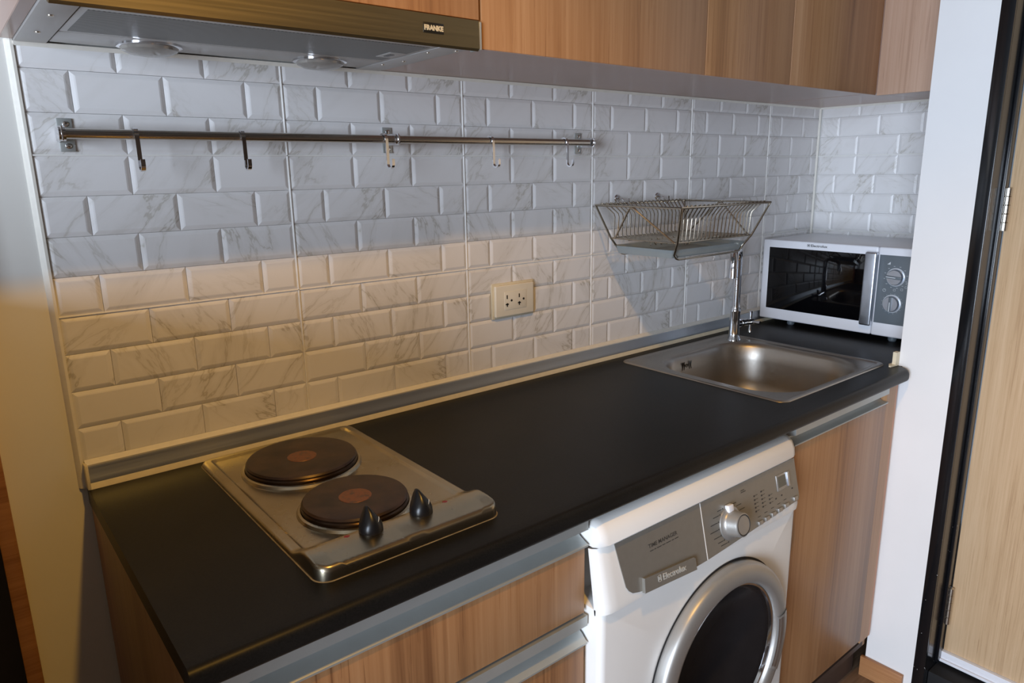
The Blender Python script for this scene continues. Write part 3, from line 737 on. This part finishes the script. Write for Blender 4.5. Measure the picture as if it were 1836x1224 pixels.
for x, lab in ((1.294, 'steel screw hook holding the dish rack near the rail'), (1.459, 'steel screw hook holding the dish rack over the faucet')):
    t = thing('wall_hook', lab, 'hook', (x, 0, 1.36), 'screw hooks of the dish rack')
    obj('washer', G().lathe([(.0098, 0), (.0098, .003), (.008, .005)], (x, 0, 1.366), (0, -1, 0), 20), 'chrome', t)
    obj('hook_wire', G().tube([(x + .002, -.004, 1.366), (x + .002, -.018, 1.366), (x + .002, -.025, 1.360), (x + .002, -.0275, 1.3485), (x + .003, -.033, 1.3465), (x + .008, -.037, 1.352), (x + .008, -.037, 1.368)], .0018, 8), 'chrome', t)

# ------------------------------------------------------------------ microwave
mw = thing('microwave', 'white countertop microwave with black glass door', 'microwave', (2.15, -.25, WT))
mx, my0, my1, mz0, mz1 = 1.993, -.014, -.488, .950, 1.211
obj('body', G().box((mx + .018, my0, mz0), (2.300, my1, mz1), .006, 3), 'mw_white', mw)
do = obj('door', G().box((mx, my0, mz0), (mx + .0175, -.3847, mz1), .005, 3), 'mw_white', mw)
obj('window', G().box((mx - .0012, -.038, .986), (mx + .002, -.3555, 1.187), .0008), 'mw_glass', do, 'black mirror-like glass')
obj('handle', G().box((mx - .022, -.357, .979), (mx - .004, -.391, 1.196), .005, 3).box((mx - .005, -.365, 1.17), (mx + .001, -.383, 1.19)).box((mx - .005, -.365, .985), (mx + .001, -.383, 1.005)), 'mw_silver', do, 'silver bar handle')
text('lettering', 'Electrolux', .0105, (mx - .0004, -.178, 1.1965), (0, -1, 0), (0, 0, 1), 'print', do, .0003, .00015, fit=.053)
g = G()
for a, b in (((-.1675, 1.1963), (-.1745, 1.1972)), ((-.1675, 1.2028), (-.1745, 1.2037)), ((-.1666, 1.1963), (-.1675, 1.2037)), ((-.1745, 1.1963), (-.1754, 1.2037)), ((-.1692, 1.1982), (-.1728, 1.2018))):
    g.box((mx - .0007, a[0], a[1]), (mx, b[0], b[1]))
obj('square_emblem', g, 'print', do)
pn = obj('control_panel', G().box((mx, -.3858, mz0), (mx + .0175, my1, mz1), .005, 3), 'mw_white', mw)
obj('panel_face', G().box((mx - .0008, -.3915, .989), (mx + .002, -.4865, 1.189), .0005), 'mw_grey', pn, 'slate grey control face')
for y, z, ang in ((-.4415, 1.1275, PI / 2 + .06), (-.4385, 1.050, 0.02)):
    k = obj('dial', G().lathe([(.0250, 0), (.0250, .0012), (.0225, .0014), (.0222, .009), (.0205, .0125), (.001, .0128)], (mx - .0008, y, z), (-1, 0, 0), 36), 'mw_silver', pn, 'silver rotary dial')
    f = Matrix.Translation((mx - .0134, y, z)) @ Matrix.Rotation(ang, 4, 'X')
    obj('dial_grip', G().fbox(f, (-.0035, -.0042, -.0215), (.002, .0042, .0215), .001), 'mw_grey', k)
    obj('pointer', G().fbox(f, (-.0044, -.0012, -.0205), (-.003, .0012, .006)), 'pale_print', k)
    obj('dial_ring', G().lathe([(.0262, 0), (.0262, .0006), (.0249, .0006), (.0249, 0)], (mx - .0008, y, z), (-1, 0, 0), 36, False, False), 'pale_print', pn)
    g = G()
    for q in range(12 if z > 1.1 else 16):
        a = 2 * PI * q / (12 if z > 1.1 else 16) + .2; rr = .0315
        if z > 1.1: g.box((mx - .0011, y + rr * math.sin(a) - .0022, z + rr * math.cos(a) - .0005), (mx - .0006, y + rr * math.sin(a) + .0022, z + rr * math.cos(a) + .0005))
        else: g.box((mx - .0011, y + .029 * math.sin(a) - .0006, z + .029 * math.cos(a) - .0006), (mx - .0006, y + .029 * math.sin(a) + .0006, z + .029 * math.cos(a) + .0006))
    if z > 1.1:
        g.lathe([(.0295, 0), (.0295, .0003), (.0287, .0003)], (mx - .0008, y, z), (-1, 0, 0), 4, False, False) if False else None
        for dy, dz in ((-.020, -.034), (-.031, -.026), (-.033, -.016), (.000, -.037)):
            yy, z2 = y + dy, z + dz
            for a, b in (((-.003, -.003), (.003, -.0024)), ((-.003, .0024), (.003, .003)), ((-.003, -.003), (-.0024, .003)), ((.0024, -.003), (.003, .003))):
                g.box((mx - .0011, yy + a[0], z2 + a[1]), (mx - .0006, yy + b[0], z2 + b[1]))
        yy, z2 = y + .022, z + .039
        g.prism([(mx - .0011, yy + .005, z2 - .004), (mx - .0011, yy - .004, z2 - .004), (mx - .0011, yy - .004, z2 + .004)], (.0005, 0, 0))
    obj('dial_mark', g, 'pale_print', pn)['kind'] = 'stuff'
g = G().tube([(mx - .001, -.4135 + .0042 * math.sin(2 * PI * k / 16), 1.0875 + .0042 * math.cos(2 * PI * k / 16)) for k in range(16)], .0005, 5, closed=True).box((mx - .0012, -.4132, 1.0875), (mx - .0006, -.4138, 1.0905))
obj('clock_symbol', g, 'pale_print', pn)
for x in (2.03, 2.27):
    for y in (-.11, -.435): obj('foot', G().lathe([(.009, 0), (.012, .004), (.012, .0185)], (x, y, WT), seg=16), 'mw_grey', mw)

# ------------------------------------------------------------------ washing machine
wm = thing('washing_machine', 'white front-loading washing machine under the worktop', 'washing machine', (.911, -.3, 0))
WX0, WX1 = .613, 1.209
obj('body', G().box((WX0, -.06, .012), (WX1, -.545, .845), .006, 3), 'white_enamel', wm)
def front_shell():
    ox, oz = .953, .482; x0, x1, z0, z1 = .613, 1.209, .022, .738
    ts = sorted([2 * PI * i / 96 for i in range(96)] + [math.atan2(z - oz, x - ox) % (2 * PI) for x in (x0 + .012, x1 - .012) for z in (z0 + .012, z1 - .012)])
    def R(d, y):
        out = []
        for t in ts:
            c, sn = math.cos(t), math.sin(t)
            k = min(((x1 - d - ox) if c > 0 else (x0 + d - ox)) / c if abs(c) > 1e-9 else 9, ((z1 - d - oz) if sn > 0 else (z0 + d - oz)) / sn if abs(sn) > 1e-9 else 9)
            out.append(V((ox + k * c, y, oz + k * sn)))
        return out
    C = lambda r, y: [V((ox + r * math.cos(t), y, oz + r * math.sin(t))) for t in ts]
    return G().loft([R(.0, -.54), R(.0, -.600), R(.0015, -.608), R(.006, -.613), R(.012, -.614), C(.209, -.614), C(.174, -.612), C(.169, -.57), C(.155, -.548)], cap0=False)
obj('front_panel', front_shell(), 'white_enamel', wm, sharp=40)
def lid():
    prof = [(-.02, .848), (-.02, .876), (-.05, .888), (-.570, .890), (-.590, .888), (-.601, .880), (-.608, .866), (-.610, .850), (-.606, .8465)]
    loops = []
    for x, k in ((WX0, .955), (WX0 + .006, .985), (WX0 + .02, 1), (WX1 - .02, 1), (WX1 - .006, .985), (WX1, .955)):
        loops.append([V((x, -.3 + (y + .3) * (k if y < -.3 else 1), .848 + (z - .848) * (k if z > .86 else 1))) for y, z in prof])
    return G().loft(loops)
obj('lid', lid(), 'white_enamel', wm, 'white top lid', sharp=40)
# tilted control fascia: local frame u = along X, v = down the slope, w = outwards
f_o = V((WX0, -.601, .845)); f_v = V((0, -.024, -.105)).normalized(); f_u = V((1, 0, 0)); f_w = f_u.cross(f_v) * 1.0
if f_w.y > 0: f_w = -f_w
FR = Matrix.Identity(4)
for i in range(3): FR[i][0], FR[i][1], FR[i][2], FR[i][3] = f_u[i], f_v[i], f_w[i], f_o[i]
def fascia_base():
    loops = []
    FV = .113
    for u, k in ((0.0, 0.0), (.004, .6), (.014, .93), (.03, 1), (.566, 1), (.582, .93), (.592, .6), (.596, 0.0)):
        a = [V((u, 0, -.02)), V((u, 0, -.012 + .012 * k)), V((u, FV * .9, -.012 + .012 * k)), V((u, FV, -.016 + .012 * k)), V((u, FV + .004, -.03))]
        loops.append([FR @ p for p in a])
    return G().loft(loops)
fb = obj('control_fascia', fascia_base(), 'white_enamel', wm, sharp=40)
# grey control area: outline in (u, v)
out = [(.039, .003), (.590, .003), (.5905, .086), (.586, .0925), (.45, .1005), (.36, .1058), (.27, .1105), (.20, .1115), (.12, .1060), (.078, .0990), (.064, .0955), (.0565, .0895), (.0508, .0805), (.0445, .0410)]
g = G().prism([FR @ V((u, v, .0002)) for u, v in out], (FR.to_3x3() @ V((0, 0, .0016))))
gp = obj('grey_panel', g, 'fascia', wm, 'metallic grey control panel')
obj('divider_line', G().fbox(FR, (.2655, .003, .0012), (.2672, .1105, .0023)), 'white_enamel', gp)
# detergent drawer grip
g = G().prism([FR @ V(p) for p in ((.0905, .0790, .001), (.221, .0880, .001), (.2262, .0920, .001), (.2258, .1125, .001), (.087, .1035, .001))], FR.to_3x3() @ V((0, 0, .007)))
dg = obj('drawer_grip', g, 'fascia', wm, 'raised metallic grip of the detergent drawer')
text('lettering', 'Electrolux', .0155, FR @ V((.1345, .0975, .0083)), FR.to_3x3() @ V((1, .075, 0)), FR.to_3x3() @ V((.075, -1, 0)), 'silver_print', dg, .0003, .0003, fit=.062)
g = G()
for a, b in (((.1225, .0855), (.1305, .0865)), ((.1225, .0965), (.1305, .0975)), ((.1225, .0855), (.1235, .0975)), ((.1295, .0855), (.1305, .0975)), ((.125, .089), (.128, .094))): g.fbox(FR, (a[0], a[1], .0075), (b[0], b[1], .0086))
obj('square_emblem', g, 'silver_print', dg)
text('lettering', 'TIME MANAGER', .0098, FR @ V((.1165, .0370, .0018)), f_u, -f_v, 'print', gp, .0003, .0001, fit=.077)
g = G(); u = .119
for wdt in (.009, .005, .012, .008, .013, .006, .010):
    g.fbox(FR, (u, .0420, .0018), (u + wdt, .0433, .0021)); u += wdt + .0022
obj('fine_print', g, 'print', gp)['kind'] = 'stuff'
# programme knob
kc = (.346, .0655)
ko = FR @ V((kc[0], kc[1], .0015))
kb = obj('programme_knob', G().lathe([(.0325, 0), (.032, .003), (.0265, .006), (.0245, .010), (.0235, .026), (.0222, .030), (.0205, .0312), (.0195, .0300), (.0185, .0300), (.0178, .0308), (.001, .0314)], ko, f_w, 44), 'ring', wm, 'silver programme knob')
obj('knob_groove', G().lathe([(.0203, .0305), (.0203, .0315), (.0190, .0315), (.0190, .0305)], ko, f_w, 40, False, False), 'print', kb)
obj('knob_marker', G().fbox(FR, (kc[0] - .010, kc[1] - .037, .002), (kc[0] + .006, kc[1] - .023, .012), .002), 'mw_white', kb)
g = G()
for i in range(7):
    a = -1.05 + 2.2 * i / 6
    uu, vv = kc[0] - .039 * math.cos(a), kc[1] + .037 * math.sin(a)
    wd = (.014, .018, .021, .023, .018, .016, .020)[i]
    g.fbox(FR, (uu - wd, vv - .0007, .0017), (uu, vv + .0007, .0021)); g.fbox(FR, (uu + .002, vv - .0016, .0017), (uu + .0048, vv + .0012, .0021))
for i in range(7):
    a = -1.15 + 2.2 * i / 6
    uu, vv = kc[0] + .037 * math.cos(a), kc[1] + .035 * math.sin(a)
    wd = (.012, .016, .018, .015, .013, .012, .015)[i]
    g.fbox(FR, (uu, vv - .0006, .0017), (uu + wd, vv + .0006, .0021))
g.fbox(FR, (.392, .0165, .0017), (.404, .018, .0021)); g.fbox(FR, (.392, .0200, .0017), (.408, .0215, .0021))
for k in range(5): g.fbox(FR, (.436 + k * .0240, .083 - k * .0015, .0017), (.436 + k * .0240 + .010, .0841 - k * .0015, .0021))
obj('programme_mark', g, 'print', gp)['kind'] = 'stuff'
g = G()
for c, (u, n, v0) in enumerate(((.431, 5, .0380), (.456, 5, .0360), (.4815, 3, .0515))):
    for k in range(n):
        g.fbox(FR, (u, v0 + k * .0078, .0017), (u + .0045, v0 + k * .0078 + .0030, .0023))
g.fbox(FR, (.5035, .0650, .0017), (.508, .0678, .0023)); g.fbox(FR, (.525, .0640, .0017), (.5295, .0668, .0023)); g.fbox(FR, (.566, .0610, .0017), (.5705, .0638, .0023))
obj('status_light', g, 'print', gp)['kind'] = 'stuff'
g = G()
for c, (u, n, v0) in enumerate(((.4375, 5, .0388), (.4625, 5, .0368), (.488, 3, .0523))):
    for k in range(n): g.fbox(FR, (u, v0 + k * .0078, .0017), (u + .007, v0 + k * .0078 + .0009, .002))
obj('status_mark', g, 'print', gp)['kind'] = 'stuff'
for u, v in ((.433, .0915), (.457, .0905), (.481, .0890), (.505, .0875), (.530, .0855), (.566, .0815)):
    obj('push_button', G().fbox(FR, (u, v, .001), (u + .0145, v + .0082, .0056), .0012), 'ring', wm)
di = obj('display', G().fbox(FR, (.5140, .0215, .001), (.5530, .0545, .0034), .001), 'ring', wm)
obj('screen', G().fbox(FR, (.5180, .0255, .0032), (.5470, .0480, .0038)), 'lcd', di, 'dark grey screen')
obj('display_tab', G().fbox(FR, (.5510, .0225, .001), (.5575, .0530, .006), .001), 'mw_silver', di)
# porthole door
pc = V((.953, -.612, .482)); ax = (0, -1, 0)
pd = obj('porthole_door', G().lathe([(.209, -.002), (.2105, .012), (.2095, .021), (.2065, .0265), (.2015, .0295), (.194, .0305), (.180, .0310), (.1735, .0295), (.1695, .0240), (.1680, .0120), (.1672, -.002)], pc, ax, 96, False, False), 'ring', wm, 'silver round door ring', sharp=60)
obj('door_gap', G().lathe([(.2142, .0028), (.2142, .0035), (.2092, .0035)], pc, ax, 96, False, False), 'dark_gap', pd)
obj('glass', G().lathe([(.1672, .010), (.1608, .013), (.1516, .008), (.1279, -.022), (.0914, -.042), (.0457, -.050), (.001, -.052)], pc, ax, 64, False, True), 'porthole_glass', pd, 'dark porthole glass', sharp=60)
obj('glass_rim', G().lathe([(.1699, .016), (.1672, .020), (.1635, .019), (.1617, .012)], pc, ax, 64, False, False), 'chrome', pd, 'bright inner rim')
hg = []
g = G()
for side in (0, 1): pass
loops = []
for i in range(13):
    a = math.radians(12 - 40 * i / 12); cr = V((math.cos(a), 0, math.sin(a)))
    loops.append([pc + cr * r + V((0, -h, 0)) for r, h in ((.1722, .018), (.1722, .0300), (.1772, .0325), (.1900, .0335), (.2030, .0305), (.2108, .020), (.2112, .010))])
obj('door_handle', G().loft(loops, closed=False, cap0=False, cap1=False), 'ring', pd, 'grip in the ring', sharp=50)
obj('grip_recess', G().loft([[pc + V((math.cos(a), 0, math.sin(a))) * r + V((0, -h, 0)) for r, h in ((.1722, .0312), (.1850, .0342))] for a in [math.radians(10 - 36 * i / 12) for i in range(13)]], closed=False, cap0=False, cap1=False), 'mw_silver', pd, 'shiny finger recess')
for x in (WX0 + .05, WX1 - .05):
    for y in (-.10, -.56): obj('foot', G().cyl((x, y, 0), (x, y, .014), .02, 16), 'black', wm)

# ------------------------------------------------------------------ cream filler lump where worktop meets the white wall
g = G().prism([(1.7685, -.5655, WT + .0005), (1.7330, -.5610, WT + .0005), (1.7325, -.5560, WT + .0005), (1.750, -.5480, WT + .0005), (1.7685, -.5500, WT + .0005)], (0, 0, .004))
g.prism([(1.7690, -.5655, WT + .004), (1.7530, -.5640, WT + .004), (1.7525, -.5550, WT + .004), (1.7690, -.5550, WT + .004)], (0, 0, .033))
tag(obj('filler_patch', g, 'cream_seal'), 'small cream filler lump where the worktop meets the white wall', 'sealant')
